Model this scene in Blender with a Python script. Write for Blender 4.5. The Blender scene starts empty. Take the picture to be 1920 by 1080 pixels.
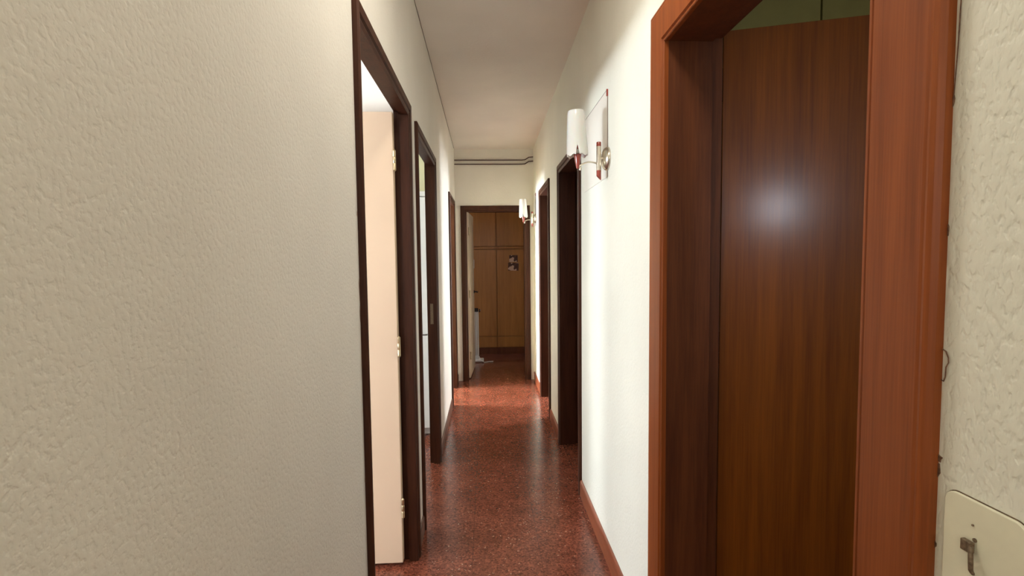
import bpy, bmesh, math, random
from mathutils import Matrix, Vector
C = bpy.context.scene.collection
S = bpy.context.scene
PI = math.pi
random.seed(4)

# ------------------------------------------------------------------ camera
F_PX, VPX, VPY, ROLL, EYE = 926.0, 912.0, 486.0, 0.8, 1.42
yv = Vector((VPX-960, -(VPY-540), -F_PX)).normalized()
r_ = math.radians(ROLL)
up = Vector((-math.sin(r_), math.cos(r_), 0))
zv = (up - yv*up.dot(yv)).normalized()
xv = yv.cross(zv)
world2cam = Matrix(((xv.x, yv.x, zv.x), (xv.y, yv.y, zv.y), (xv.z, yv.z, zv.z)))
cam = bpy.data.cameras.new('camera')
cam.sensor_width = 36.0
cam.lens = F_PX/1920*36
cam.clip_start = 0.02
cam_o = bpy.data.objects.new('camera', cam)
cam_o.matrix_world = Matrix.Translation((0, 0, EYE)) @ world2cam.transposed().to_4x4()
C.objects.link(cam_o)
S.camera = cam_o

# ------------------------------------------------------------------ world, exposure, daylight
w = bpy.data.worlds.new('world'); S.world = w
w.use_nodes = True
w.node_tree.nodes['Background'].inputs[0].default_value = (0.75, 0.87, 1.0, 1)
w.node_tree.nodes['Background'].inputs[1].default_value = 0.6
S.view_settings.view_transform = 'Standard'
S.view_settings.look = 'None'
S.view_settings.exposure = 0.98
S.view_settings.gamma = 1.0
S.view_settings.use_curve_mapping = False
S.cycles.max_bounces = 10
S.cycles.diffuse_bounces = 7
S.cycles.sample_clamp_indirect = 6.0
S.cycles.caustics_reflective = False
S.cycles.caustics_refractive = False

def area(name, loc, rot, sx, sy, power, col):
    l = bpy.data.lights.new(name, 'AREA'); l.shape = 'RECTANGLE'
    l.size = sx; l.size_y = sy; l.energy = power; l.color = col
    o = bpy.data.objects.new(name, l); o.location = loc; o.rotation_euler = rot
    C.objects.link(o)
    return o
EAST = (0, -PI/2, 0)     # lights facing +X
# daylight, and some added lamps, just outside the window openings
area('daylight_bedroom', (-3.66, 0.80, 1.28), EAST, 0.30, 0.42, 50, (0.82, 0.91, 1.0))
area('daylight_bedroom_wide', (-3.67, 0.75, 1.42), EAST, 0.5, 1.7, 38, (0.84, 0.92, 1.0))
area('daylight_kitchen', (-3.66, 3.45, 1.60), EAST, 1.0, 0.8, 62, (0.86, 0.94, 1.0))
area('daylight_study', (-3.66, 5.10, 1.50), EAST, 1.2, 1.0, 420, (0.90, 0.95, 1.0))
area('added_hall_light', (-3.66, -1.40, 1.45), EAST, 1.2, 1.2, 85, (0.95, 1.0, 0.86))  # unseen greenish lamp added behind the camera to brighten the near walls
area('daylight_end_bedroom', (-3.66, 6.70, 1.50), EAST, 1.2, 0.8, 22, (0.9, 0.95, 1.0))
area('added_transom_light', (-0.06, -2.50, 1.92), (PI/2, 0, 0), 0.44, 0.26, 5, (0.85, 0.92, 1.0))  # unseen lamp added behind the camera for a highlight on the mahogany leaf
area('daylight_small_room', (2.72, 5.25, 1.45), (0, PI/2, 0), 0.8, 0.6, 90, (0.90, 0.95, 1.0))
area('leaf_highlight_lamp', (0.80, -0.34, 1.72), (PI/2, 0, 0), 0.12, 0.12, 2.3, (0.80, 0.88, 1.0))  # unseen lamp added behind a small opening for the highlight on the mahogany leaf
area('daylight_right_room', (2.72, 0.6, 1.7), (0, PI/2, 0), 0.8, 0.6, 3, (1.0, 0.95, 0.75))

area('added_ceiling_light', (0.12, 1.20, 2.72), (0, 0, 0), 0.26, 0.26, 5.5, (1.0, 0.95, 0.85))  # unseen source added to lift the near walls and corridor

# ------------------------------------------------------------------ materials
def newmat(name):
    m = bpy.data.materials.new(name); m.use_nodes = True
    nt = m.node_tree
    return m, nt, nt.nodes['Principled BSDF']
def N(nt, t, **kw):
    n = nt.nodes.new(t)
    for k, v in kw.items():
        if k.startswith('i_'): n.inputs[k[2:].replace('_', ' ')].default_value = v
        else: setattr(n, k, v)
    return n
def ramp(nt, stops):
    n = nt.nodes.new('ShaderNodeValToRGB')
    e = n.color_ramp.elements
    e[0].position, e[0].color = stops[0][0], (*stops[0][1], 1)
    e[1].position, e[1].color = stops[-1][0], (*stops[-1][1], 1)
    for p, c in stops[1:-1]:
        x = e.new(p); x.color = (*c, 1)
    return n
def coords(nt, scale=(1, 1, 1)):
    tc = nt.nodes.new('ShaderNodeTexCoord')
    mp = nt.nodes.new('ShaderNodeMapping'); mp.inputs['Scale'].default_value = scale
    nt.links.new(tc.outputs['Object'], mp.inputs['Vector'])
    return mp

def plain(name, col, rough=0.5, metal=0.0, var=0.06, scale=12, coat=0.0):
    m, nt, b = newmat(name)
    mp = coords(nt)
    n = N(nt, 'ShaderNodeTexNoise', i_Scale=scale, i_Detail=3.0)
    nt.links.new(mp.outputs[0], n.inputs['Vector'])
    a = tuple(max(0, c*(1-var)) for c in col); z = tuple(min(1, c*(1+var)) for c in col)
    rp = ramp(nt, [(0.3, a), (0.7, z)])
    nt.links.new(n.outputs['Fac'], rp.inputs[0]); nt.links.new(rp.outputs[0], b.inputs['Base Color'])
    b.inputs['Roughness'].default_value = rough; b.inputs['Metallic'].default_value = metal
    b.inputs['Coat Weight'].default_value = coat
    return m

def plaster(name, col, bump=0.5, scale=95, dist=0.002, tone=0.05, stretch=(1, 1, 0.75)):
    m, nt, b = newmat(name)
    mp = coords(nt, stretch)
    big = N(nt, 'ShaderNodeTexNoise', i_Scale=2.2, i_Detail=3.0)
    a = tuple(c*(1-tone) for c in col); z = tuple(min(1, c*(1+tone)) for c in col)
    rp = ramp(nt, [(0.3, a), (0.7, z)])
    nt.links.new(mp.outputs[0], big.inputs['Vector'])
    nt.links.new(big.outputs['Fac'], rp.inputs[0]); nt.links.new(rp.outputs[0], b.inputs['Base Color'])
    n1 = N(nt, 'ShaderNodeTexNoise', i_Scale=scale, i_Detail=2.0, i_Roughness=0.45)
    n2 = N(nt, 'ShaderNodeTexNoise', i_Scale=scale*0.28, i_Detail=2.0)
    nt.links.new(mp.outputs[0], n1.inputs['Vector']); nt.links.new(mp.outputs[0], n2.inputs['Vector'])
    r1 = ramp(nt, [(0.30, (0, 0, 0)), (0.50, (0.75, 0.75, 0.75)), (0.75, (1, 1, 1))])
    nt.links.new(n1.outputs['Fac'], r1.inputs[0])
    ad = N(nt, 'ShaderNodeMath', operation='ADD')
    nt.links.new(r1.outputs[0], ad.inputs[0]); nt.links.new(n2.outputs['Fac'], ad.inputs[1])
    bp = N(nt, 'ShaderNodeBump', i_Strength=bump, i_Distance=dist)
    nt.links.new(ad.outputs[0], bp.inputs['Height']); nt.links.new(bp.outputs[0], b.inputs['Normal'])
    b.inputs['Roughness'].default_value = 0.55
    b.inputs['Specular IOR Level'].default_value = 0.35
    return m

def wood(name, dark, light, rough=0.3, coat=0.3, scale=(26, 26, 1.6), fine=0.35, spec=0.5, coat_rough=0.2):
    m, nt, b = newmat(name)
    mp = coords(nt, scale)
    n = N(nt, 'ShaderNodeTexNoise', i_Scale=1.0, i_Detail=6.0, i_Roughness=0.6, i_Distortion=0.5)
    nt.links.new(mp.outputs[0], n.inputs['Vector'])
    mp2 = coords(nt, (scale[0]*7, scale[1]*7, scale[2]*5))
    n2 = N(nt, 'ShaderNodeTexNoise', i_Scale=1.0, i_Detail=3.0)
    nt.links.new(mp2.outputs[0], n2.inputs['Vector'])
    mx = N(nt, 'ShaderNodeMix', data_type='FLOAT'); mx.inputs['Factor'].default_value = fine
    nt.links.new(n.outputs['Fac'], mx.inputs['A']); nt.links.new(n2.outputs['Fac'], mx.inputs['B'])
    rp = ramp(nt, [(0.36, dark), (0.64, light)])
    nt.links.new(mx.outputs['Result'], rp.inputs[0]); nt.links.new(rp.outputs[0], b.inputs['Base Color'])
    bp = N(nt, 'ShaderNodeBump', i_Strength=0.12, i_Distance=0.001)
    nt.links.new(n2.outputs['Fac'], bp.inputs['Height']); nt.links.new(bp.outputs[0], b.inputs['Normal'])
    b.inputs['Roughness'].default_value = rough
    b.inputs['Coat Weight'].default_value = coat; b.inputs['Coat Roughness'].default_value = coat_rough
    b.inputs['Specular IOR Level'].default_value = spec
    return m

def terrazzo():
    m, nt, b = newmat('red terrazzo tiles')
    mp = coords(nt)
    L = nt.links
    nz = N(nt, 'ShaderNodeTexNoise', i_Scale=6.0, i_Detail=4.0)
    L.new(mp.outputs[0], nz.inputs['Vector'])
    base = ramp(nt, [(0.3, (0.150, 0.043, 0.024)), (0.7, (0.205, 0.062, 0.036))])
    L.new(nz.outputs['Fac'], base.inputs[0])
    # brown and orange grains
    v1 = N(nt, 'ShaderNodeTexVoronoi', i_Scale=130.0); L.new(mp.outputs[0], v1.inputs['Vector'])
    s1 = N(nt, 'ShaderNodeSeparateColor'); L.new(v1.outputs['Color'], s1.inputs[0])
    g1 = ramp(nt, [(0.0, (0.38, 0.36, 0.34)), (0.35, (0.85, 0.85, 0.85)), (0.7, (1.05, 1.05, 1.05)), (1.0, (1.6, 1.5, 1.4))])
    L.new(s1.outputs[0], g1.inputs[0])
    mu = N(nt, 'ShaderNodeMix', data_type='RGBA', blend_type='MULTIPLY'); mu.inputs['Factor'].default_value = 0.9
    L.new(base.outputs[0], mu.inputs['A']); L.new(g1.outputs[0], mu.inputs['B'])
    # pale chips
    nd = N(nt, 'ShaderNodeTexNoise', i_Scale=60.0, i_Detail=1.0); L.new(mp.outputs[0], nd.inputs['Vector'])
    mxv = N(nt, 'ShaderNodeMix', data_type='RGBA', blend_type='LINEAR_LIGHT'); mxv.inputs['Factor'].default_value = 0.012
    L.new(mp.outputs[0], mxv.inputs['A']); L.new(nd.outputs['Color'], mxv.inputs['B'])
    v2 = N(nt, 'ShaderNodeTexVoronoi', i_Scale=80.0); L.new(mxv.outputs['Result'], v2.inputs['Vector'])
    s2 = N(nt, 'ShaderNodeSeparateColor'); L.new(v2.outputs['Color'], s2.inputs[0])
    gt = N(nt, 'ShaderNodeMath', operation='GREATER_THAN'); gt.inputs[1].default_value = 0.93
    L.new(s2.outputs[1], gt.inputs[0])
    lt = N(nt, 'ShaderNodeMath', operation='LESS_THAN'); lt.inputs[1].default_value = 0.30
    L.new(v2.outputs['Distance'], lt.inputs[0])
    an = N(nt, 'ShaderNodeMath', operation='MULTIPLY'); L.new(gt.outputs[0], an.inputs[0]); L.new(lt.outputs[0], an.inputs[1])
    am = N(nt, 'ShaderNodeMath', operation='MULTIPLY'); L.new(an.outputs[0], am.inputs[0]); am.inputs[1].default_value = 0.75
    mw = N(nt, 'ShaderNodeMix', data_type='RGBA'); L.new(am.outputs[0], mw.inputs['Factor'])
    L.new(mu.outputs['Result'], mw.inputs['A']); mw.inputs['B'].default_value = (0.52, 0.30, 0.20, 1)
    # tile joints
    bk = N(nt, 'ShaderNodeTexBrick', offset=0.0, squash=1.0)
    bk.inputs['Scale'].default_value = 1.0
    bk.inputs['Brick Width'].default_value = 0.325; bk.inputs['Row Height'].default_value = 0.325
    bk.inputs['Mortar Size'].default_value = 0.0013; bk.inputs['Mortar Smooth'].default_value = 0.3
    mpb = coords(nt); mpb.inputs['Location'].default_value = (-0.24, -2.275+0.325*20, 0)
    L.new(mpb.outputs[0], bk.inputs['Vector'])
    mj = N(nt, 'ShaderNodeMix', data_type='RGBA')
    jf = N(nt, 'ShaderNodeMath', operation='MULTIPLY'); L.new(bk.outputs['Fac'], jf.inputs[0]); jf.inputs[1].default_value = 0.7
    L.new(jf.outputs[0], mj.inputs['Factor'])
    L.new(mw.outputs['Result'], mj.inputs['A']); mj.inputs['B'].default_value = (0.05, 0.014, 0.008, 1)
    L.new(mj.outputs['Result'], b.inputs['Base Color'])
    rr = N(nt, 'ShaderNodeMapRange'); rr.inputs['To Min'].default_value = 0.14; rr.inputs['To Max'].default_value = 0.30
    nr = N(nt, 'ShaderNodeTexNoise', i_Scale=14.0, i_Detail=5.0); L.new(mp.outputs[0], nr.inputs['Vector'])
    L.new(nr.outputs['Fac'], rr.inputs['Value']); L.new(rr.outputs[0], b.inputs['Roughness'])
    bp = N(nt, 'ShaderNodeBump', i_Strength=0.25, i_Distance=0.0015)
    nb = N(nt, 'ShaderNodeTexNoise', i_Scale=9.0, i_Detail=2.0); L.new(mp.outputs[0], nb.inputs['Vector'])
    L.new(nb.outputs['Fac'], bp.inputs['Height']); L.new(bp.outputs[0], b.inputs['Normal'])
    return m

M = {}
M['wall'] = plaster('cream textured plaster', (0.75, 0.71, 0.64), bump=0.28, scale=150, dist=0.0020, stretch=(1, 1, 0.9))
M['wall_r'] = plaster('cream dripped plaster', (0.78, 0.78, 0.69), bump=0.5, scale=125, dist=0.0022, stretch=(1, 1, 0.6))
M['ceil'] = plaster('ceiling plaster', (0.76, 0.695, 0.63), bump=0.25, scale=60, dist=0.0015)
M['room'] = plaster('white room plaster', (0.78, 0.76, 0.72), bump=0.15, scale=60)
M['kitchen'] = plaster('yellowed kitchen plaster', (0.62, 0.60, 0.40), bump=0.15, scale=60)
M['floor'] = terrazzo()
M['dark'] = wood('dark stained wood', (0.032, 0.009, 0.004), (0.068, 0.022, 0.010), rough=0.45, coat=0.0, spec=0.2)
M['redwood'] = wood('reddish varnished wood', (0.205, 0.050, 0.011), (0.32, 0.085, 0.020), rough=0.4, coat=0.05, spec=0.25, scale=(40, 40, 1.2))
M['jamb'] = wood('brown varnished wood', (0.085, 0.024, 0.009), (0.15, 0.045, 0.015), rough=0.45, coat=0.0, spec=0.35)
M['leaf'] = wood('mahogany varnished door', (0.135, 0.034, 0.003), (0.235, 0.067, 0.005), rough=0.45, coat=0.4, spec=0.25, scale=(30, 30, 1.0), coat_rough=0.22)
M['skirt'] = wood('red skirting', (0.17, 0.040, 0.016), (0.27, 0.070, 0.028), rough=0.35, coat=0.3, scale=(3, 1.5, 40))
M['skirt_l'] = wood('dull brown skirting', (0.10, 0.045, 0.028), (0.16, 0.075, 0.048), rough=0.4, coat=0.1, scale=(3, 1.5, 40))
M['peach'] = plain('cream painted door', (0.66, 0.50, 0.355), rough=0.4, var=0.03, scale=3)
M['beige'] = plain('beige painted door', (0.68, 0.54, 0.40), rough=0.4, var=0.04, scale=3)
M['mustard'] = wood('honey coloured veneer', (0.33, 0.130, 0.028), (0.46, 0.200, 0.045), rough=0.45, coat=0.1, scale=(14, 14, 0.9))
M['white'] = plain('white enamel', (0.80, 0.82, 0.82), rough=0.25, var=0.02)
M['grey'] = plain('grey seal and shadow strip', (0.10, 0.09, 0.08), rough=0.6)
M['nickel'] = plain('brushed nickel', (0.62, 0.56, 0.46), rough=0.28, metal=1.0, var=0.08, scale=30)
M['brass'] = plain('worn brass', (0.55, 0.45, 0.28), rough=0.35, metal=0.9)
M['opal'] = plain('opal glass', (0.62, 0.60, 0.56), rough=0.2, var=0.01)
M['opal'].node_tree.nodes['Principled BSDF'].inputs['Transmission Weight'].default_value = 0.0
M['opal'].node_tree.nodes['Principled BSDF'].inputs['Subsurface Weight'].default_value = 0.25
M['opal'].node_tree.nodes['Principled BSDF'].inputs['Subsurface Scale'].default_value = 0.02
M['cherry'] = plain('red cherry wood', (0.26, 0.030, 0.014), rough=0.3, var=0.15, scale=60, coat=0.4)
M['plate'] = plain('satin white glass', (0.78, 0.75, 0.68), rough=0.35, var=0.01)
M['edge'] = plain('thin grey glass edge', (0.22, 0.17, 0.14), rough=0.4)
M['switch'] = plain('ivory switch plastic', (0.76, 0.74, 0.58), rough=0.35, var=0.03, scale=40)
M['rust'] = plain('rusty brown metal and shadow rim', (0.17, 0.12, 0.075), rough=0.5, metal=0.4, var=0.4, scale=300)
M['pipe'] = plain('dark brown painted pipe', (0.075, 0.036, 0.030), rough=0.4)
M['black'] = plain('black plastic', (0.02, 0.018, 0.018), rough=0.25)
M['olive'] = plain('pale olive paint', (0.27, 0.24, 0.08), rough=0.5)
M['crack'] = plain('dark crack', (0.20, 0.16, 0.13), rough=0.9)
M['chip'] = plain('bare brown plaster chip', (0.16, 0.085, 0.05), rough=0.8, var=0.4, scale=200)
M['print'] = None
def print_mat():
    m, nt, b = newmat('faded print of dark shapes')
    mp = coords(nt)
    n = N(nt, 'ShaderNodeTexVoronoi', i_Scale=22.0); nt.links.new(mp.outputs[0], n.inputs['Vector'])
    s = N(nt, 'ShaderNodeSeparateColor'); nt.links.new(n.outputs['Color'], s.inputs[0])
    rp = ramp(nt, [(0.0, (0.07, 0.02, 0.01)), (0.5, (0.10, 0.035, 0.02)), (0.62, (0.60, 0.40, 0.30)), (1.0, (0.55, 0.38, 0.28))])
    rp.color_ramp.interpolation = 'CONSTANT'
    nt.links.new(s.outputs[0], rp.inputs[0]); nt.links.new(rp.outputs[0], b.inputs['Base Color'])
    return m
M['print'] = print_mat()
def glow(name, col, s):
    m, nt, b = newmat(name)
    b.inputs['Base Color'].default_value = (*col, 1)
    b.inputs['Emission Color'].default_value = (*col, 1); b.inputs['Emission Strength'].default_value = s
    return m
M['lampglass'] = glow('lit glass of added lamp', (1.0, 0.95, 0.82), 2.0)
M['frost'] = glow('frosted pane lit by daylight', (0.80, 0.90, 1.0), 1.0)

# ------------------------------------------------------------------ mesh helpers
def tag(o, label=None, cat=None, group=None, kind=None):
    if label: o['label'] = label
    if cat: o['category'] = cat
    if group: o['group'] = group
    if kind: o['kind'] = kind
    return o
def empty(name, loc=(0, 0, 0), rz=0, **kw):
    o = bpy.data.objects.new(name, None); C.objects.link(o)
    o.location = loc; o.rotation_euler = (0, 0, rz); o.empty_display_size = 0.1
    return tag(o, **kw)
def obj(name, bm, mat, parent=None, smooth=False, bevel=0, sharp=35):
    me = bpy.data.meshes.new(name)
    bmesh.ops.recalc_face_normals(bm, faces=bm.faces)
    bm.to_mesh(me); bm.free()
    if mat: me.materials.append(mat)
    if smooth:
        for p in me.polygons: p.use_smooth = True
        try: me.set_sharp_from_angle(angle=math.radians(sharp))
        except Exception: pass
    o = bpy.data.objects.new(name, me); C.objects.link(o)
    if parent: o.parent = parent
    if bevel:
        md = o.modifiers.new('bevel', 'BEVEL'); md.width = bevel; md.segments = 2; md.limit_method = 'ANGLE'
    return o
def box(bm, x0, x1, y0, y1, z0, z1):
    v = [bm.verts.new(p) for p in ((x0,y0,z0),(x1,y0,z0),(x1,y1,z0),(x0,y1,z0),(x0,y0,z1),(x1,y0,z1),(x1,y1,z1),(x0,y1,z1))]
    for f in ((0,3,2,1),(4,5,6,7),(0,1,5,4),(1,2,6,5),(2,3,7,6),(3,0,4,7)):
        bm.faces.new([v[i] for i in f])
    return bm
def B(*a):
    return box(bmesh.new(), *a)
def lathe(bm, prof, origin=(0,0,0), axis=(0,0,1), n=32, cap=True):
    ax = Vector(axis).normalized()
    u = ax.orthogonal().normalized(); v = ax.cross(u)
    o = Vector(origin); rings = []
    for r, h in prof:
        rings.append([bm.verts.new(o + ax*h + (u*math.cos(2*PI*i/n) + v*math.sin(2*PI*i/n))*max(r, 1e-5)) for i in range(n)])
    for a, b in zip(rings, rings[1:]):
        for i in range(n):
            bm.faces.new((a[i], a[(i+1) % n], b[(i+1) % n], b[i]))
    if cap:
        bm.faces.new(rings[0]); bm.faces.new(rings[-1])
    return bm
def tube(bm, pts, r, n=10):
    pts = [Vector(p) for p in pts]; rings = []
    rr = r if isinstance(r, (list, tuple)) else [r]*len(pts)
    t0 = (pts[1]-pts[0]).normalized(); u = t0.orthogonal().normalized()
    for i, p in enumerate(pts):
        t = (pts[min(i+1, len(pts)-1)] - pts[max(i-1, 0)]).normalized()
        u = (u - t*u.dot(t)).normalized(); v = t.cross(u)
        rings.append([bm.verts.new(p + (u*math.cos(2*PI*k/n) + v*math.sin(2*PI*k/n))*rr[i]) for k in range(n)])
    for a, b in zip(rings, rings[1:]):
        for k in range(n):
            bm.faces.new((a[k], a[(k+1) % n], b[(k+1) % n], b[k]))
    bm.faces.new(rings[0]); bm.faces.new(rings[-1])
    return bm
def u_frame(bm, a0, a1, zt, prof, place, z0=0.0, kn=1.0):
    """mitred three-sided frame around the opening a0..a1 up to zt; prof = closed list of (outward, depth)"""
    n = len(prof); cols = []
    for u, d in prof:
        pts = [(a0-u*kn, z0), (a0-u*kn, zt+u), (a1+u, zt+u), (a1+u, z0)]
        cols.append([bm.verts.new(place(a, d, z)) for a, z in pts])
    for i in range(n):
        a, b = cols[i], cols[(i+1) % n]
        for k in range(3):
            bm.faces.new((a[k], b[k], b[k+1], a[k+1]))
    for k in (0, 3):
        bm.faces.new([c[k] for c in cols])
    return bm

def wall(name, axis, f0, f1, a0, a1, openings, mat, label, h=2.93):
    """wall slab between faces f0..f1, running a0..a1 along the other axis"""
    bm = bmesh.new()
    def bx(p, q, z0, z1):
        if q-p < 1e-4 or z1-z0 < 1e-4: return
        if axis == 'y': box(bm, f0, f1, p, q, z0, z1)
        else: box(bm, p, q, f0, f1, z0, z1)
    cur = a0
    for (o0, o1, z0, z1) in sorted(openings):
        bx(cur, o0, 0, h); bx(o0, o1, z1, h); bx(o0, o1, 0, z0)
        cur = o1
    bx(cur, a1, 0, h)
    return tag(obj(name, bm, mat), label, 'wall', kind='structure')

# ------------------------------------------------------------------ room shell
XL, XL2, XR, XR2 = -0.352, -0.405, 0.553, 0.723
YE, YE2 = 5.73, 5.83
tag(obj('floor', B(-3.7, 2.8, -2.6, 8.05, -0.1, 0), M['floor']), 'red-brown speckled terrazzo tile floor running the length of the hallway', 'floor', kind='structure')
def ceil_z(y): return 2.675 + (5.73-y)*0.025
bm = B(-3.7, 2.8, -2.6, 8.05, 2.70, 3.0)
for v in bm.verts:
    if v.co.z < 2.9: v.co.z = ceil_z(v.co.y)
tag(obj('ceiling', bm, M['ceil']), 'plain beige plaster ceiling above the hallway', 'ceiling', kind='structure')
D1 = (1.42, 2.275, 2.072); D2 = (2.565, 3.39, 2.055); D3 = (4.78, 5.41, 2.0)
DR = (0.685, 1.49, 2.065); DA = (2.92, 3.67, 2.05); DB = (4.33, 4.98, 2.05)
DE = (-0.222, 0.440, 1.965)
J = 0.022
def op(d): return (d[0]-J, d[1]+J, 0, d[2]+J)
wall('wall_left', 'y', XL2, XL, -0.30, YE, [op(D1), op(D2), op(D3)], M['wall'], 'long cream textured plaster wall on the left of the hallway')
wall('wall_right', 'y', XR, XR2, -0.30, YE, [op(DR), op(DA), op(DB)], M['wall_r'], 'cream textured plaster wall on the right of the hallway')
wall('wall_end', 'x', YE, YE2, -3.6, 2.7, [op(DE)], M['wall'], 'plaster wall closing the far end of the hallway above the dark door frame')
wall('wall_back', 'x', -2.45, -2.35, -3.6, 2.7, [(-0.30, 0.18, 1.78, 2.06)], M['room'], 'entrance hall wall behind the camera')
wall('wall_outer_left', 'y', -3.60, -3.50, -2.35, 8.0, [(0.2-.3, 1.6, 0.80, 1.85), (3.05, 3.85, 1.1, 2.1), (4.65, 5.60, 0.9, 2.1), (-2.0, -0.8, 0.85, 2.05), (6.3, 7.1, 0.9, 2.1)], M['room'], 'outer wall with the windows of the left rooms')
wall('wall_outer_right', 'y', 2.60, 2.70, -2.35, 8.0, [(0.3, 0.9, 1.3, 2.1), (4.95, 5.55, 1.0, 1.9)], M['room'], 'outer wall of the rooms on the right')
wall('wall_room_divider_near', 'x', -0.30, -0.20, -3.5, XL2, [], M['room'], 'white wall at the near side of the bright left room')
wall('wall_bedroom', 'x', 2.37, 2.45, -3.5, XL2, [], M['room'], 'white wall behind the cream door of the bright left room')
wall('wall_kitchen', 'x', 4.60, 4.66, -3.5, XL2, [], M['kitchen'], 'yellowed wall behind the tall white fridge')
wall('wall_right_room_near', 'x', -0.30, -0.20, XR2, 2.6, [(.73, .87, 1.65, 1.79)], M['room'], 'near wall of the room behind the mahogany door')  # small opening added to let the leaf highlight lamp through
wall('wall_right_room_far', 'x', 2.35, 2.43, XR2, 2.6, [], M['room'], 'far wall of the room behind the mahogany door')
wall('wall_right_room_divider', 'x', 4.0, 4.08, XR2, 2.6, [], M['room'], 'wall between the two dark rooms on the right')
wall('wall_end_room', 'x', 7.92, 8.0, -3.5, 2.6, [], M['room'], 'back wall of the end room behind the wardrobe')

# windows of the left rooms (frames stand in the outer wall)
def window(n, y0, y1, z0, z1, x0, label, x1=None):
    x1 = x1 or x0+0.05
    e = empty('window_%d' % n, (x0, (y0+y1)/2, z0), label=label, cat='window', kind='structure')
    t = 0.05; cy = (y0+y1)/2; h = z1-z0; hw = (y1-y0)/2
    bm = bmesh.new()
    for a in ((-hw, -hw+t, 0, h), (hw-t, hw, 0, h), (-hw+t, hw-t, 0, t), (-hw+t, hw-t, h-t, h), (-t/2, t/2, t, h-t)):
        box(bm, 0, x1-x0, a[0], a[1], a[2], a[3])
    obj('window_frame', bm, M['white'], e, bevel=0.004)
window(1, -0.1, 1.6, 0.80, 1.85, -3.57, 'white window frame of the bright room behind the nearest left doorway')
window(2, 3.05, 3.85, 1.1, 2.1, -3.57, 'white window frame of the kitchen with the fridge')
window(3, 4.65, 5.60, 0.9, 2.1, -3.57, 'white window frame of the farthest left room')
window(4, -2.0, -0.8, 0.85, 2.05, -3.57, 'white frame of an added window in the unseen entrance hall')
window(5, 6.3, 7.1, 0.9, 2.1, -3.57, 'white window frame of the end room')
window(8, 4.95, 5.55, 1.0, 1.9, 2.63, 'white window frame of the small room behind the narrow dark doorway')
window(6, 0.3, 0.9, 1.3, 2.1, 2.63, 'white window frame of the room behind the mahogany door')
e = empty('window_7', (-0.06, -2.40, 1.78), label='small added frosted transom window, unseen behind the camera', cat='window', kind='structure')
bm = bmesh.new()
for a in ((-.24, -.21, 0, .28), (.21, .24, 0, .28), (-.21, .21, 0, .03), (-.21, .21, .25, .28)):
    box(bm, a[0], a[1], -.03, .03, a[2], a[3])
obj('window_frame', bm, M['white'], e)

# ------------------------------------------------------------------ doors
CAS_DARK = [(0, 0), (0, .010), (.010, .014), (.014, .014), (.017, .010), (.022, .010), (.026, .017), (.050, .019), (.060, .014), (.060, 0)]
def hinge_bm(x, y, z, h=0.085, r=0.007):
    bm = lathe(bmesh.new(), [(0.002, -h/2-.006), (r*.6, -h/2-.003), (r, -h/2), (r, -h/6), (r*.9, -h/6+.001), (r, -h/6+.002), (r, h/6), (r*.9, h/6+.001), (r, h/6+.002), (r, h/2), (r*.6, h/2+.003), (.002, h/2+.006)], (x, y, z), n=14)
    return bm
def side_door(n, d, side, casmat, jambmat, label, prof=CAS_DARK, t=0.053, stop=0.030, kn=1.0):
    """frame in a side wall. side -1: left wall (hall face XL), +1: right wall (hall face XR)"""
    face = XL if side < 0 else XR
    e = empty('door_%d' % n, (face, (d[0]+d[1])/2, 0), label=label, cat='door', kind='structure')
    oy = (d[0]+d[1])/2
    P = lambda a, dd, z: (-side*dd, a-oy, z)          # dd>0 sticks out into the hall
    obj('casing', u_frame(bmesh.new(), d[0], d[1], d[2], prof, P, kn=kn), casmat, e)
    # jamb lining through the wall, with door stop
    jp = [(J, -0.0), (0.0, 0.0), (0.0, -stop), (J*0.75, -stop), (J*0.75, -t), (J, -t)]
    obj('jamb', u_frame(bmesh.new(), d[0], d[1], d[2], jp, P), jambmat, e)
    # room side casing
    rp = [(0.021, -t), (0.07, -t), (0.07, -t-0.006), (0.021, -t-0.006)]
    obj('room_casing', u_frame(bmesh.new(), d[0], d[1], d[2], rp, P), jambmat, e)
    return e, oy, P
def leaf_obj(name, parent, hinge, ang, width, z0, z1, th, mat, flip=1):
    """leaf hinged at hinge (local), direction angle ang; leaf thickness on the flip side"""
    e = empty(name, (hinge[0], hinge[1], 0)); e.rotation_euler = (0, 0, ang); e.parent = parent
    return e

# door 1: nearest left, cream leaf open at right angles
d1, oy, P = side_door(1, D1, -1, M['dark'], M['dark'], 'nearest left doorway in a dark brown frame with its cream door open inwards', kn=0.58)
lf = obj('door_leaf', B(-1.225, -0.405, 2.236, 2.274, 0.018, 2.072), M['peach'], d1, bevel=0.003)
lf.matrix_parent_inverse = Matrix.Translation(-Vector(d1.location)); tag(lf, 'cream painted door leaf')
for z in (0.28, 1.03, 1.86):
    h = obj('hinge', hinge_bm(-0.399, 2.232, z), M['brass'], lf, smooth=True)
ho = bmesh.new(); tube(ho, [(-1.17, 2.236, 1.0), (-1.17, 2.19, 1.0), (-1.16, 2.18, 1.0), (-1.06, 2.18, 1.0)], 0.009)
lathe(ho, [(0.025, 0), (0.025, 0.008), (0.02, 0.01)], (-1.17, 2.236, 1.0), (0, -1, 0), 20)
obj('handle', ho, M['nickel'], lf, smooth=True)

# door 2: kitchen
d2, oy2, P2 = side_door(2, D2, -1, M['dark'], M['dark'], 'second left doorway in a dark brown frame opening onto the kitchen fridge', kn=0.42)
sp = bmesh.new(); box(sp, -0.388, -0.368, 3.386, 3.3895, 0.98, 1.12); box(sp, -0.384, -0.372, 3.3845, 3.386, 1.03, 1.06)
s = obj('strike_plate', sp, M['rust'], d2); s.matrix_parent_inverse = Matrix.Translation(-Vector(d2.location))
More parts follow.
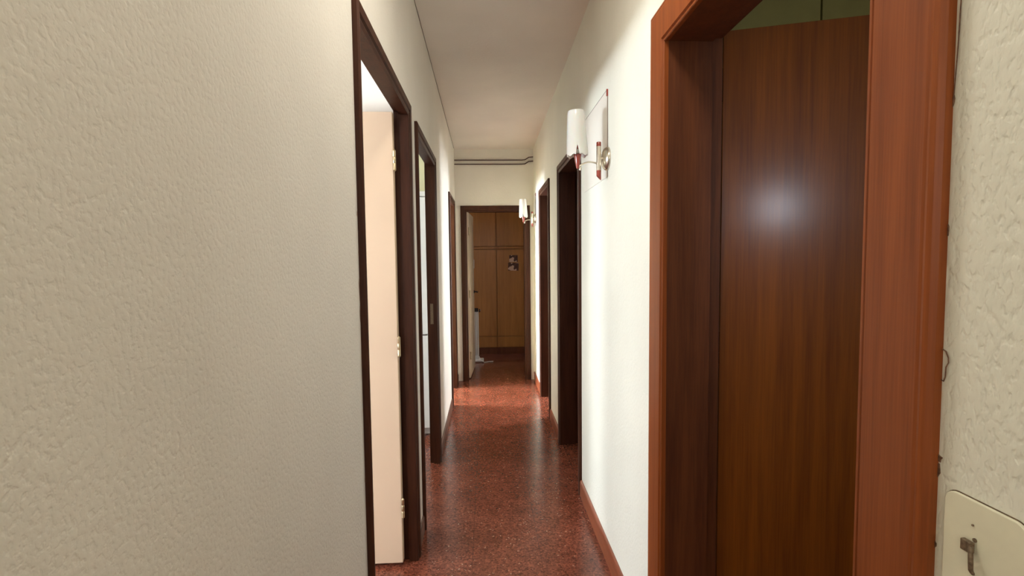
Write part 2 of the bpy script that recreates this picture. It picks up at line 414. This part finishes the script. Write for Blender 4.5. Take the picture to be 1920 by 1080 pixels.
# door 3
d3, oy3, P3 = side_door(3, D3, -1, M['dark'], M['dark'], 'farthest left doorway in a narrow dark brown frame beside the end wall')

# right doors A and B
d4, oy4, P4 = side_door(4, DA, 1, M['dark'], M['dark'], 'wide dark doorway on the right between the two wall lamps', t=0.17, stop=0.11)
d5, oy5, P5 = side_door(5, DB, 1, M['dark'], M['dark'], 'farther and narrower dark doorway on the right near the far wall lamp', t=0.17, stop=0.11)
for dd, D in ((d4, DA), (d5, DB)):
    # leaves folded back into the dark rooms, hinged on the near jamb
    l = obj('door_leaf', B(XR2+0.02, XR2+0.02+D[1]-D[0]-.03, D[0]-0.045, D[0]-0.008, 0.012, D[2]-0.01), M['dark'], dd, bevel=0.002)
    l.matrix_parent_inverse = Matrix.Translation(-Vector(dd.location))

# right nearest door: red-brown casing, mahogany leaf
CAS_RED = [(0, 0), (0, .012), (.002, .0145), (.006, .0145), (.008, .012), (.011, .012), (.014, .018), (.100, .0185), (.104, .0175), (.108, .0185), (.114, .0165), (.118, .010), (.118, 0)]
d6, oy6, P6 = side_door(6, DR, 1, M['redwood'], M['jamb'], 'nearest right doorway with a wide red-brown moulded frame and a mahogany door ajar', prof=CAS_RED, t=0.17, stop=0.135)
le = bmesh.new(); box(le, 0, 0.79, 0, 0.038, 0.012, 2.112)
leaf = obj('door_leaf', le, M['leaf'], d6, bevel=0.002)
leaf.location = (0.738-XR, 1.526-oy6, 0); leaf.rotation_euler = (0, 0, math.radians(-17))
tag(leaf, 'glossy mahogany door leaf')
for z in (0.28, 1.13, 1.95):
    h = obj('hinge', hinge_bm(-0.008, 0.002, z, 0.10, 0.008), M['black'], leaf, smooth=True)
kb = bmesh.new(); tube(kb, [(0.73, 0, 1.0), (0.73, -0.045, 1.0), (0.72, -0.055, 1.0), (0.62, -0.055, 1.0)], 0.009)
lathe(kb, [(0.026, 0), (0.026, 0.007), (0.02, 0.01)], (0.73, 0, 1.0), (0, -1, 0), 20)
obj('handle', kb, M['nickel'], leaf, smooth=True)

# end door frame and beige leaf
d7 = empty('door_7', ((DE[0]+DE[1])/2, YE, 0), label='dark brown door frame in the end wall, its beige door open', cat='door', kind='structure')
ox = (DE[0]+DE[1])/2
PE = lambda a, dd, z: (a-ox, -dd, z)
CAS_END = [(0, 0), (0, .010), (.010, .014), (.014, .011), (.022, .016), (.055, .018), (.068, .013), (.068, 0)]
obj('casing', u_frame(bmesh.new(), DE[0], DE[1], DE[2], CAS_END, PE), M['dark'], d7)
obj('jamb', u_frame(bmesh.new(), DE[0], DE[1], DE[2], [(J, 0), (0, 0), (0, -.055), (J*.75, -.055), (J*.75, -.10), (J, -.10)], PE), M['dark'], d7)
obj('room_casing', u_frame(bmesh.new(), DE[0], DE[1], DE[2], [(0, -.10), (.06, -.10), (.06, -.114), (0, -.114)], PE), M['dark'], d7)
lb = bmesh.new(); box(lb, 0, 0.66, 0, 0.036, 0.012, 1.97)
l7 = obj('door_leaf', lb, M['beige'], d7, bevel=0.002); tag(l7, 'beige painted door leaf')
l7.location = (-0.205-ox, 0.095, 0); l7.rotation_euler = (0, 0, math.radians(86.5))
for z in (0.28, 1.01, 1.75):
    h = obj('hinge', hinge_bm(0.0, -0.006, z), M['brass'], l7, smooth=True)
hb = bmesh.new(); tube(hb, [(0.60, 0, 1.0), (0.60, -0.04, 1.0), (0.59, -0.05, 1.0), (0.50, -0.05, 1.0)], 0.009)
lathe(hb, [(0.02, 0), (0.02, 0.008), (0.016, 0.01)], (0.60, 0, 1.0), (0, -1, 0), 16)
obj('handle', hb, M['black'], l7, smooth=True)

# ------------------------------------------------------------------ skirting boards, crack, paint chips
def skirting(name, x0, x1, segs, label, hgt=0.095, mat='skirt'):
    bm = bmesh.new()
    for y0, y1 in segs:
        s = 1 if x1 > x0 else -1
        pr = [(x0, 0), (x1, 0), (x1, hgt-.012), (x1-s*.004, hgt-.003), (x1-s*.008, hgt), (x0, hgt)]
        a = [bm.verts.new((x, y0, z)) for x, z in pr]; b = [bm.verts.new((x, y1, z)) for x, z in pr]
        for i in range(len(pr)):
            bm.faces.new((a[i], a[(i+1) % 6], b[(i+1) % 6], b[i]))
        bm.faces.new(a); bm.faces.new(b)
    return tag(obj(name, bm, M[mat]), label, 'skirting board', kind='structure')
skirting('baseboard_right', XR, XR-0.013, [(-0.30, DR[0]-.12), (DR[1]+.12, DA[0]-.062), (DA[1]+.062, DB[0]-.062), (DB[1]+.062, YE)], 'red-brown skirting board along the right wall')
skirting('baseboard_left', XL, XL+0.010, [(-0.30, D1[0]-.036), (D1[1]+.062, D2[0]-.03), (D2[1]+.062, D3[0]-.062), (D3[1]+.062, YE)], 'red-brown skirting board along the left wall', hgt=0.085, mat='skirt_l')
bm = bmesh.new(); pts = []
for i in range(60):
    y = 0.3 + (YE-0.35)*i/59
    pts.append((XL+0.0015+random.uniform(-.0006, .0006), y, ceil_z(y)-.0035+random.uniform(-.0015, .0012)))
tube(bm, pts, 0.0022, 5)
tag(obj('trim_1', bm, M['crack']), 'thin dark crack along the joint of left wall and ceiling', 'crack', kind='structure')

def chips(name, x, edge_y, sgn, spots, parent):
    """small bare patches of plaster along the outer edge of a casing"""
    bm = bmesh.new()
    for z, dy, dz in spots:
        n = 9; vs = []
        for k in range(n):
            a = 2*PI*k/n; rr = random.uniform(.6, 1.0)
            vs.append((x, edge_y+sgn*abs(math.cos(a))*dy*rr if math.cos(a)*sgn > 0 else edge_y, z+math.sin(a)*dz*rr))
        xo = 0.0012 if x < 0 else -0.0012
        a = [bm.verts.new(v) for v in vs]; b = [bm.verts.new((v[0]+xo, v[1], v[2])) for v in vs]
        for k in range(n): bm.faces.new((a[k], a[(k+1) % n], b[(k+1) % n], b[k]))
        bm.faces.new(b)
    o = obj(name, bm, M['chip'], parent); o.matrix_parent_inverse = Matrix.Translation(-Vector(parent.location))
    return o
chips('paint_chip', XL, D1[0]-.034, -1, [(1.55, .007, .012), (1.34, .008, .05), (1.27, .006, .03), (0.80, .004, .012), (1.44, .003, .01)], d1)
chips('paint_chip', XR, DR[0]-.118, -1, [(1.60, .003, .008), (1.17, .006, .006), (1.155, .004, .01), (1.45, .002, .01), (1.06, .002, .006)], d6)
# lifted paint blister beside the mahogany doorway
bm = bmesh.new()
for k in range(1):
    tube(bm, [(XR-.001, .567, 1.305), (XR-.0015, .562, 1.303), (XR-.002, .558, 1.296), (XR-.002, .5575, 1.290), (XR-.002, .5605, 1.284), (XR-.0015, .5615, 1.272), (XR-.001, .564, 1.266), (XR-.001, .567, 1.267)], 0.0007, 6)
o = obj('paint_blister', bm, M['chip'], d6, smooth=True); o.matrix_parent_inverse = Matrix.Translation(-Vector(d6.location))
# old filler edge line beside the casing, upper part
bm = tube(bmesh.new(), [(XR-.0005, .560, 2.10), (XR-.001, .557, 1.95), (XR-.0012, .559, 1.80), (XR-.001, .563, 1.66), (XR-.0005, .5665, 1.60)], 0.0006, 5)
o = obj('filler_seam', bm, M['chip'], d6); o.matrix_parent_inverse = Matrix.Translation(-Vector(d6.location))

# ------------------------------------------------------------------ two pipes above the end door
def pipe(z, label):
    bm = tube(bmesh.new(), [(XL+.002, YE-.012, z), (.42, YE-.012, z), (.455, YE-.012, z+.003), (.50, YE-.012, z+.032), (XR-.002, YE-.012, z+.036)], 0.0062, 10)
    return tag(obj('wall_pipe', bm, M['pipe'], smooth=True, sharp=60), label, 'pipe', 'pipes above the end door')
pipe(2.548, 'thin dark pipe across the end wall, the upper of two')
pipe(2.502, 'thin dark pipe across the end wall, the lower of two')

# ------------------------------------------------------------------ wall lamps
def make_sconce():
    e = empty('wall_lamp')
    # local: wall face at x=0, lamp sticks out to -x ; z=0 at the disc centre
    lp = [(.052, 0), (.052, .006), (.050, .012), (.044, .019), (.034, .024), (.020, .0265), (.008, .027), (.0, .027)]
    obj('wall_plate', lathe(bmesh.new(), lp, (0, 0, 0), (-1, 0, 0), 40), M['nickel'], e, smooth=True)
    obj('stem', lathe(bmesh.new(), [(.008, .02), (.008, .045)], (0, 0, 0), (-1, 0, 0), 16), M['nickel'], e, smooth=True)
    bar = obj('bar', lathe(bmesh.new(), [(.0105, -.052), (.0105, .055)], (-.042, 0, 0), (0, 0, 1), 24), M['nickel'], e, smooth=True)
    bm = lathe(bmesh.new(), [(.0105, .055), (.0105, .072), (.0095, .074)], (-.042, 0, 0), (0, 0, 1), 24)
    o = obj('end_cap', bm, M['cherry'], e, smooth=True); tag(o, 'red wooden cap at the top of the bar')
    # lower wooden end cut to a slanting point
    bm = bmesh.new(); n = 24; a = []; b = []
    for i in range(n):
        t = 2*PI*i/n; c, s = math.cos(t)*.0105, math.sin(t)*.0105
        a.append(bm.verts.new((-.042+c, s, -.052))); b.append(bm.verts.new((-.042+c, s, -.074-(c+.0105)*1.0)))
    for i in range(n): bm.faces.new((a[i], a[(i+1) % n], b[(i+1) % n], b[i]))
    bm.faces.new(a); bm.faces.new(b)
    o = obj('end_cap', bm, M['cherry'], e, smooth=True); tag(o, 'red wooden slanting point at the foot of the bar')
    # curved arm
    pts = []
    for i in range(15):
        t = i/14
        x = -.050 + (-.088)*t
        z = -.020 + .010*math.sin(t*PI*.9) - .022*t*t
        pts.append((x, 0, z))
    bm = tube(bmesh.new(), pts, [.0038]*15, 12)
    lathe(bm, [(.001, -.008), (.006, -.006), (.007, 0), (.006, .006), (.001, .008)], (-.126, 0, -.044), (0, 0, 1), 14)
    obj('arm', bm, M['nickel'], e, smooth=True)
    # red wooden cone under the shade
    o = obj('cone', lathe(bmesh.new(), [(.005, -.044), (.007, -.038), (.016, .012), (.0165, .020), (.012, .022)], (-.138, 0, 0), (0, 0, 1), 28), M['cherry'], e, smooth=True)
    tag(o, 'red wooden cone under the shade')
    # tapered opal glass shade with four notches in the lower rim
    bm = bmesh.new(); n = 96; rows = 14
    def rad(t): return .0485 - .0085*t - .003*t*t
    def low(th):
        k = (th/(2*PI)*4) % 1.0; dd = abs(k-.5)
        return .044*max(0, 1-dd/.10)**0.6 if dd < .10 else (-.004*math.cos((k-0)*4*PI))
    outer, inner = [], []
    for j in range(rows+1):
        t = j/rows; ro, ri = [], []
        for i in range(n):
            th = 2*PI*i/n
            zb = .012 + low(th+PI/4+.15); zt = .210
            z = zb + (zt-zb)*t
            tt = (z-.012)/.198
            R = rad(tt)
            if j == rows: R -= .002
            if j == 0: R -= .0015
            for lst, dr in ((ro, 0), (ri, .0035)):
                lst.append(bm.verts.new(((R-dr)*math.cos(th), (R-dr)*math.sin(th), z)))
        outer.append(ro); inner.append(ri)
    for L, flip in ((outer, 0), (inner, 1)):
        for j in range(rows):
            for i in range(n):
                f = (L[j][i], L[j][(i+1) % n], L[j+1][(i+1) % n], L[j+1][i])
                bm.faces.new(f)
    for j in (0, rows):
        for i in range(n):
            bm.faces.new((outer[j][i], outer[j][(i+1) % n], inner[j][(i+1) % n], inner[j][i]))
    sh = obj('lamp_shade', bm, M['opal'], e, smooth=True, sharp=50)
    sh.location = (-.138, 0, 0); sh.rotation_euler = (0, math.radians(-2), 0)
    tag(sh, 'white opal glass shade with a notched lower rim')
    # small glass seat that joins cone and shade
    obj('shade_holder', lathe(bmesh.new(), [(.012, .021), (.030, .026), (.038, .034), (.036, .036), (.01, .028)], (-.138, 0, 0), (0, 0, 1), 28), M['opal'], e, smooth=True)
    return e
def back_panel(y0, y1, z0, z1, parent):
    bm = B(-.0035, -.0002, y0, y1, z0, z1)
    p = obj('back_panel', bm, M['plate'], parent); tag(p, 'flat white panel behind the lamp with a thin dark edge')
    bm = bmesh.new()
    box(bm, -.0045, -.0002, y0-.0018, y0, z0, z1+.0015)
    box(bm, -.0045, -.0002, y0, y1, z1, z1+.0022)
    obj('panel_edge', bm, M['edge'], p)
    bm = B(-.0075, -.0002, y0-.003, y0+.004, z1-.028, z1+.002)
    obj('clip', bm, M['cherry'], p)
s1 = make_sconce(); s1.location = (XR, 2.228, 1.865)
tag(s1, 'near wall lamp with white notched glass shade, beside the mahogany doorway', 'wall lamp', 'wall lamps on the right wall')
s2 = s1.copy(); C.objects.link(s2); s2.location = (XR, 5.46, 1.862)
for ch in list(s1.children):
    c = ch.copy(); C.objects.link(c); c.parent = s2
s2['label'] = 'far wall lamp with white glass shade, beside the end door frame'
back_panel(0.0, 0.52, -.08, .305, s1)
back_panel(0.0, 0.22, -.08, .275, s2)

# ------------------------------------------------------------------ light switch
sw = empty('light_switch', (XR, 0.507, 1.076), label='ivory wall switch with a worn brown metal toggle, low on the right wall', cat='light switch')
def rounded(bm, hy, hz, r, x0, x1, n=6):
    a, b = [], []
    for cy, cz, st in ((hy-r, hz-r, 0), (-hy+r, hz-r, 1), (-hy+r, -hz+r, 2), (hy-r, -hz+r, 3)):
        for k in range(n+1):
            t = PI/2*(st + k/n)
            a.append((cy+r*math.cos(t), cz+r*math.sin(t)))
    f = [bm.verts.new((x0, y, z)) for y, z in a]; g = [bm.verts.new((x1, y, z)) for y, z in a]
    m = len(a)
    for i in range(m): bm.faces.new((f[i], f[(i+1) % m], g[(i+1) % m], g[i]))
    bm.faces.new(f); bm.faces.new(g)
    return bm
obj('cover_plate', rounded(bmesh.new(), .046, .064, .014, 0, -.0045), M['switch'], sw, bevel=.0012)
obj('painted_shadow_rim', rounded(bmesh.new(), .0472, .0652, .015, 0, -.0006), M['rust'], sw)  # brown rim stands in for the shade round the cover plate
tg = empty('toggle'); tg.parent = sw; tg.location = (-.0045, .009, 0)
bm = bmesh.new()
box(bm, -.006, 0, -.002, .010, .004, .017)
obj('toggle_block', bm, M['rust'], tg, bevel=.001)
bm = tube(bmesh.new(), [(-.003, -.001, .012), (-.007, -.004, .012), (-.009, -.006, .006), (-.009, -.0065, -.004), (-.008, -.006, -.012), (-.004, -.004, -.017)], [.0022, .0026, .0026, .0026, .0024, .002], 8)
obj('toggle_lever', bm, M['rust'], tg, smooth=True)
for z, dy, r in ((.020, -.002, .0024), (-.019, -.001, .0024), (.036, .001, .0012)):
    o = obj('screw', lathe(bmesh.new(), [(r, 0), (r, .0012), (r*.6, .0018)], (-.0045, .009+dy, z), (-1, 0, 0), 12), M['rust'], sw, smooth=True)

# ------------------------------------------------------------------ fridge in the kitchen
fr = empty('fridge', (-0.775, 4.24, 0), label='tall white fridge freezer seen through the second left doorway', cat='fridge')
obj('body', B(-.305, .305, -.27, .31, .065, 1.955), M['white'], fr, bevel=.006)
obj('plinth', B(-.295, .295, -.245, .29, 0, .065), M['white'], fr, bevel=.002)
o = obj('painted_plinth_shadow', B(-.30, .30, -.272, -.25, .055, .068), M['grey'], fr)  # dark strip put in for the shade between door and plinth
o = obj('top_door', B(-.305, .305, -.325, -.275, .832, 1.910), M['white'], fr, bevel=.006)
obj('handle', tube(bmesh.new(), [(.235, -.325, .850), (.24, -.345, .848), (.25, -.350, .842), (.275, -.348, .838), (.30, -.326, .837)], .0045, 8), M['white'], o, smooth=True)
o = obj('freezer_door', B(-.305, .305, -.325, -.275, .072, .820), M['white'], fr, bevel=.006)
obj('door_seal', B(-.295, .295, -.318, -.272, .820, .832), M['grey'], fr)
obj('top_panel', B(-.305, .305, -.322, -.27, 1.916, 1.955), M['white'], fr, bevel=.003)

# ------------------------------------------------------------------ wardrobe in the end room
wd = empty('wardrobe', (0.15, 7.32, 0), label='honey-brown built-in wardrobe in the dark room at the end of the hallway', cat='wardrobe')
obj('carcass', B(-1.0, 1.0, .022, .58, 0.0, 2.60), M['mustard'], wd)
for i in range(-2, 2):
    x0, x1 = i*.5+.006, (i+1)*.5-.006
    side = 1 if i % 2 == 0 else -1
    u = obj('upper_door', B(x0, x1, 0, .02, 1.612, 2.58), M['mustard'], wd, bevel=.002)
    l = obj('lower_door', B(x0, x1, 0, .02, .272, 1.560), M['mustard'], wd, bevel=.002)
    kx = x1-.035 if side > 0 else x0+.035
    for par, z, h in ((u, 1.66, .02), (l, 0.98, .16)):
        bm = bmesh.new()
        if par is u: lathe(bm, [(.008, 0), (.008, .01), (.014, .018), (.012, .024), (.002, .026)], (kx, 0, z), (0, -1, 0), 16)
        else:
            tube(bm, [(kx, 0, z), (kx, -.022, z), (kx, -.025, z+.01), (kx, -.025, z+h-.01), (kx, -.022, z+h), (kx, 0, z+h)], .005, 8)
        obj('handle', bm, M['brass'] if par is l else M['mustard'], par, smooth=True)
    obj('drawer', B(x0, x1, 0, .02, .108, .264), M['mustard'], wd, bevel=.002)
obj('moulding', B(-1.0, 1.0, -.012, .022, 1.572, 1.600), M['mustard'], wd, bevel=.004)
obj('plinth', B(-1.0, 1.0, .010, .022, 0, .098), M['jamb'], wd)
ph = obj('picture_card', B(-.062, .062, -.0025, 0, -.05, .05), M['print']); ph.location = (.400, 7.318, 1.425)
tag(ph, 'small dark patterned picture stuck on the wardrobe door, upper one of two', 'picture', 'pictures on the wardrobe door')
ph = obj('picture_card', B(-.078, .078, -.0025, 0, -.058, .058), M['print']); ph.location = (.398, 7.318, 1.305); ph.rotation_euler = (0, math.radians(2), 0)
tag(ph, 'small dark patterned picture stuck on the wardrobe door, lower one of two', 'picture', 'pictures on the wardrobe door')

# ------------------------------------------------------------------ radiator beside the beige door
rd = empty('portable_radiator', (-.165, 6.80, 0), label='slim white portable radiator with a dark knob, standing past the beige door', cat='radiator')
def fin(x):
    bm = bmesh.new()
    rounded(bm, .06, .31, .03, x-.008, x+.008)
    for v in bm.verts: v.co.z += .40
    return bm
for k in range(3):
    obj('fin', fin(-.006+.022*k), M['white'], rd, bevel=.005)
obj('control_box', B(-.035, .045, -.085, -.058, .705, .755), M['black'], rd, bevel=.01)
k_ = obj('knob', lathe(bmesh.new(), [(.022, 0), (.022, .012), (.018, .016)], (.055, -.072, .72), (1, 0, 0), 20), M['black'], rd, smooth=True)
obj('knob_glint', lathe(bmesh.new(), [(.007, 0), (.006, .003)], (.071, -.072, .725), (1, -.4, 0), 12), M['white'], rd, smooth=True)  # white dab stands in for a glint on the dark knob
bm = bmesh.new(); box(bm, -.05, .11, -.06, -.02, .012, .045); box(bm, -.05, .11, .02, .06, .012, .045)
obj('foot', bm, M['white'], rd, bevel=.008)
bm = bmesh.new(); box(bm, -.02, .045, -.05, .05, .035, .10)
obj('base', bm, M['white'], rd, bevel=.008)
for x in (-.04, .10):
    for y in (-.04, .04):
        obj('caster', lathe(bmesh.new(), [(.013, -.008), (.013, .008)], (x, y, .013), (1, 0, 0), 14), M['black'], rd, smooth=True)
cd = tube(bmesh.new(), [(.045, -.07, .09), (.08, -.09, .03), (.12, -.07, .006), (.18, -.03, .006), (.24, -.02, .006)], .006, 8)
obj('cable', cd, M['white'], rd, smooth=True)

nt_ = obj('paper_note', B(-.001, .001, -.035, .035, -.055, .055), M['white'])
nt_.location = (-.1585, 6.36, 1.36); nt_.rotation_euler = (0, 0, math.radians(-3.5))
tag(nt_, 'small white paper note stuck on the beige door at the end', 'note')

# ------------------------------------------------------------------ closet seen above the mahogany door
cl = empty('closet', (1.36, 1.98, 0), label='tall pale olive closet glimpsed above the mahogany door', cat='closet')
obj('carcass', B(-.62, 1.2, .022, .33, 0, 2.68), M['olive'] if 'olive' in M else M['mustard'], cl)
for x0, x1 in ((-.618, -.004), (.004, .60), (.606, 1.198)):
    u = obj('door', B(x0, x1, 0, .02, .08, 2.66), M['olive'] if 'olive' in M else M['mustard'], cl, bevel=.002)
    obj('handle', lathe(bmesh.new(), [(.008, 0), (.008, .012), (.015, .02), (.002, .028)], (x0+.05, 0, 1.05), (0, -1, 0), 16), M['brass'], u, smooth=True)

# ------------------------------------------------------------------ flush ceiling lamp, added out of view to brighten the hallway
cp = empty('added_ceiling_lamp', (0.12, 1.20, 2.788), label='added round flush ceiling lamp, unseen above the near end of the hallway', cat='ceiling lamp')
obj('base', lathe(bmesh.new(), [(.16, 0), (.16, -.02), (.15, -.025)], (0, 0, 0), (0, 0, 1), 40), M['white'], cp, smooth=True)
obj('glass', lathe(bmesh.new(), [(.145, -.025), (.14, -.045), (.11, -.056), (.05, -.06), (.0, -.06)], (0, 0, 0), (0, 0, 1), 40), M['lampglass'], cp, smooth=True)

# ------------------------------------------------------------------ entrance hall behind the camera
en = empty('door_8', (0.0-.06, -2.35, 0), label='brown entrance door behind the camera', cat='door', kind='structure')
bm = B(-.42, .42, 0.0, .03, 0.01, 1.72)
lf8 = obj('door_leaf', bm, M['jamb'], en, bevel=.004)
obj('casing', u_frame(bmesh.new(), -.42, .42, 1.72, [(0, 0), (0, .03), (.05, .03), (.05, 0)], lambda a, d, z: (a, d, z)), M['redwood'], en)
obj('handle', lathe(bmesh.new(), [(.012, 0), (.012, .03), (.03, .045), (.02, .065), (.002, .068)], (.34, .03, 1.0), (0, 1, 0), 20), M['brass'], lf8, smooth=True)
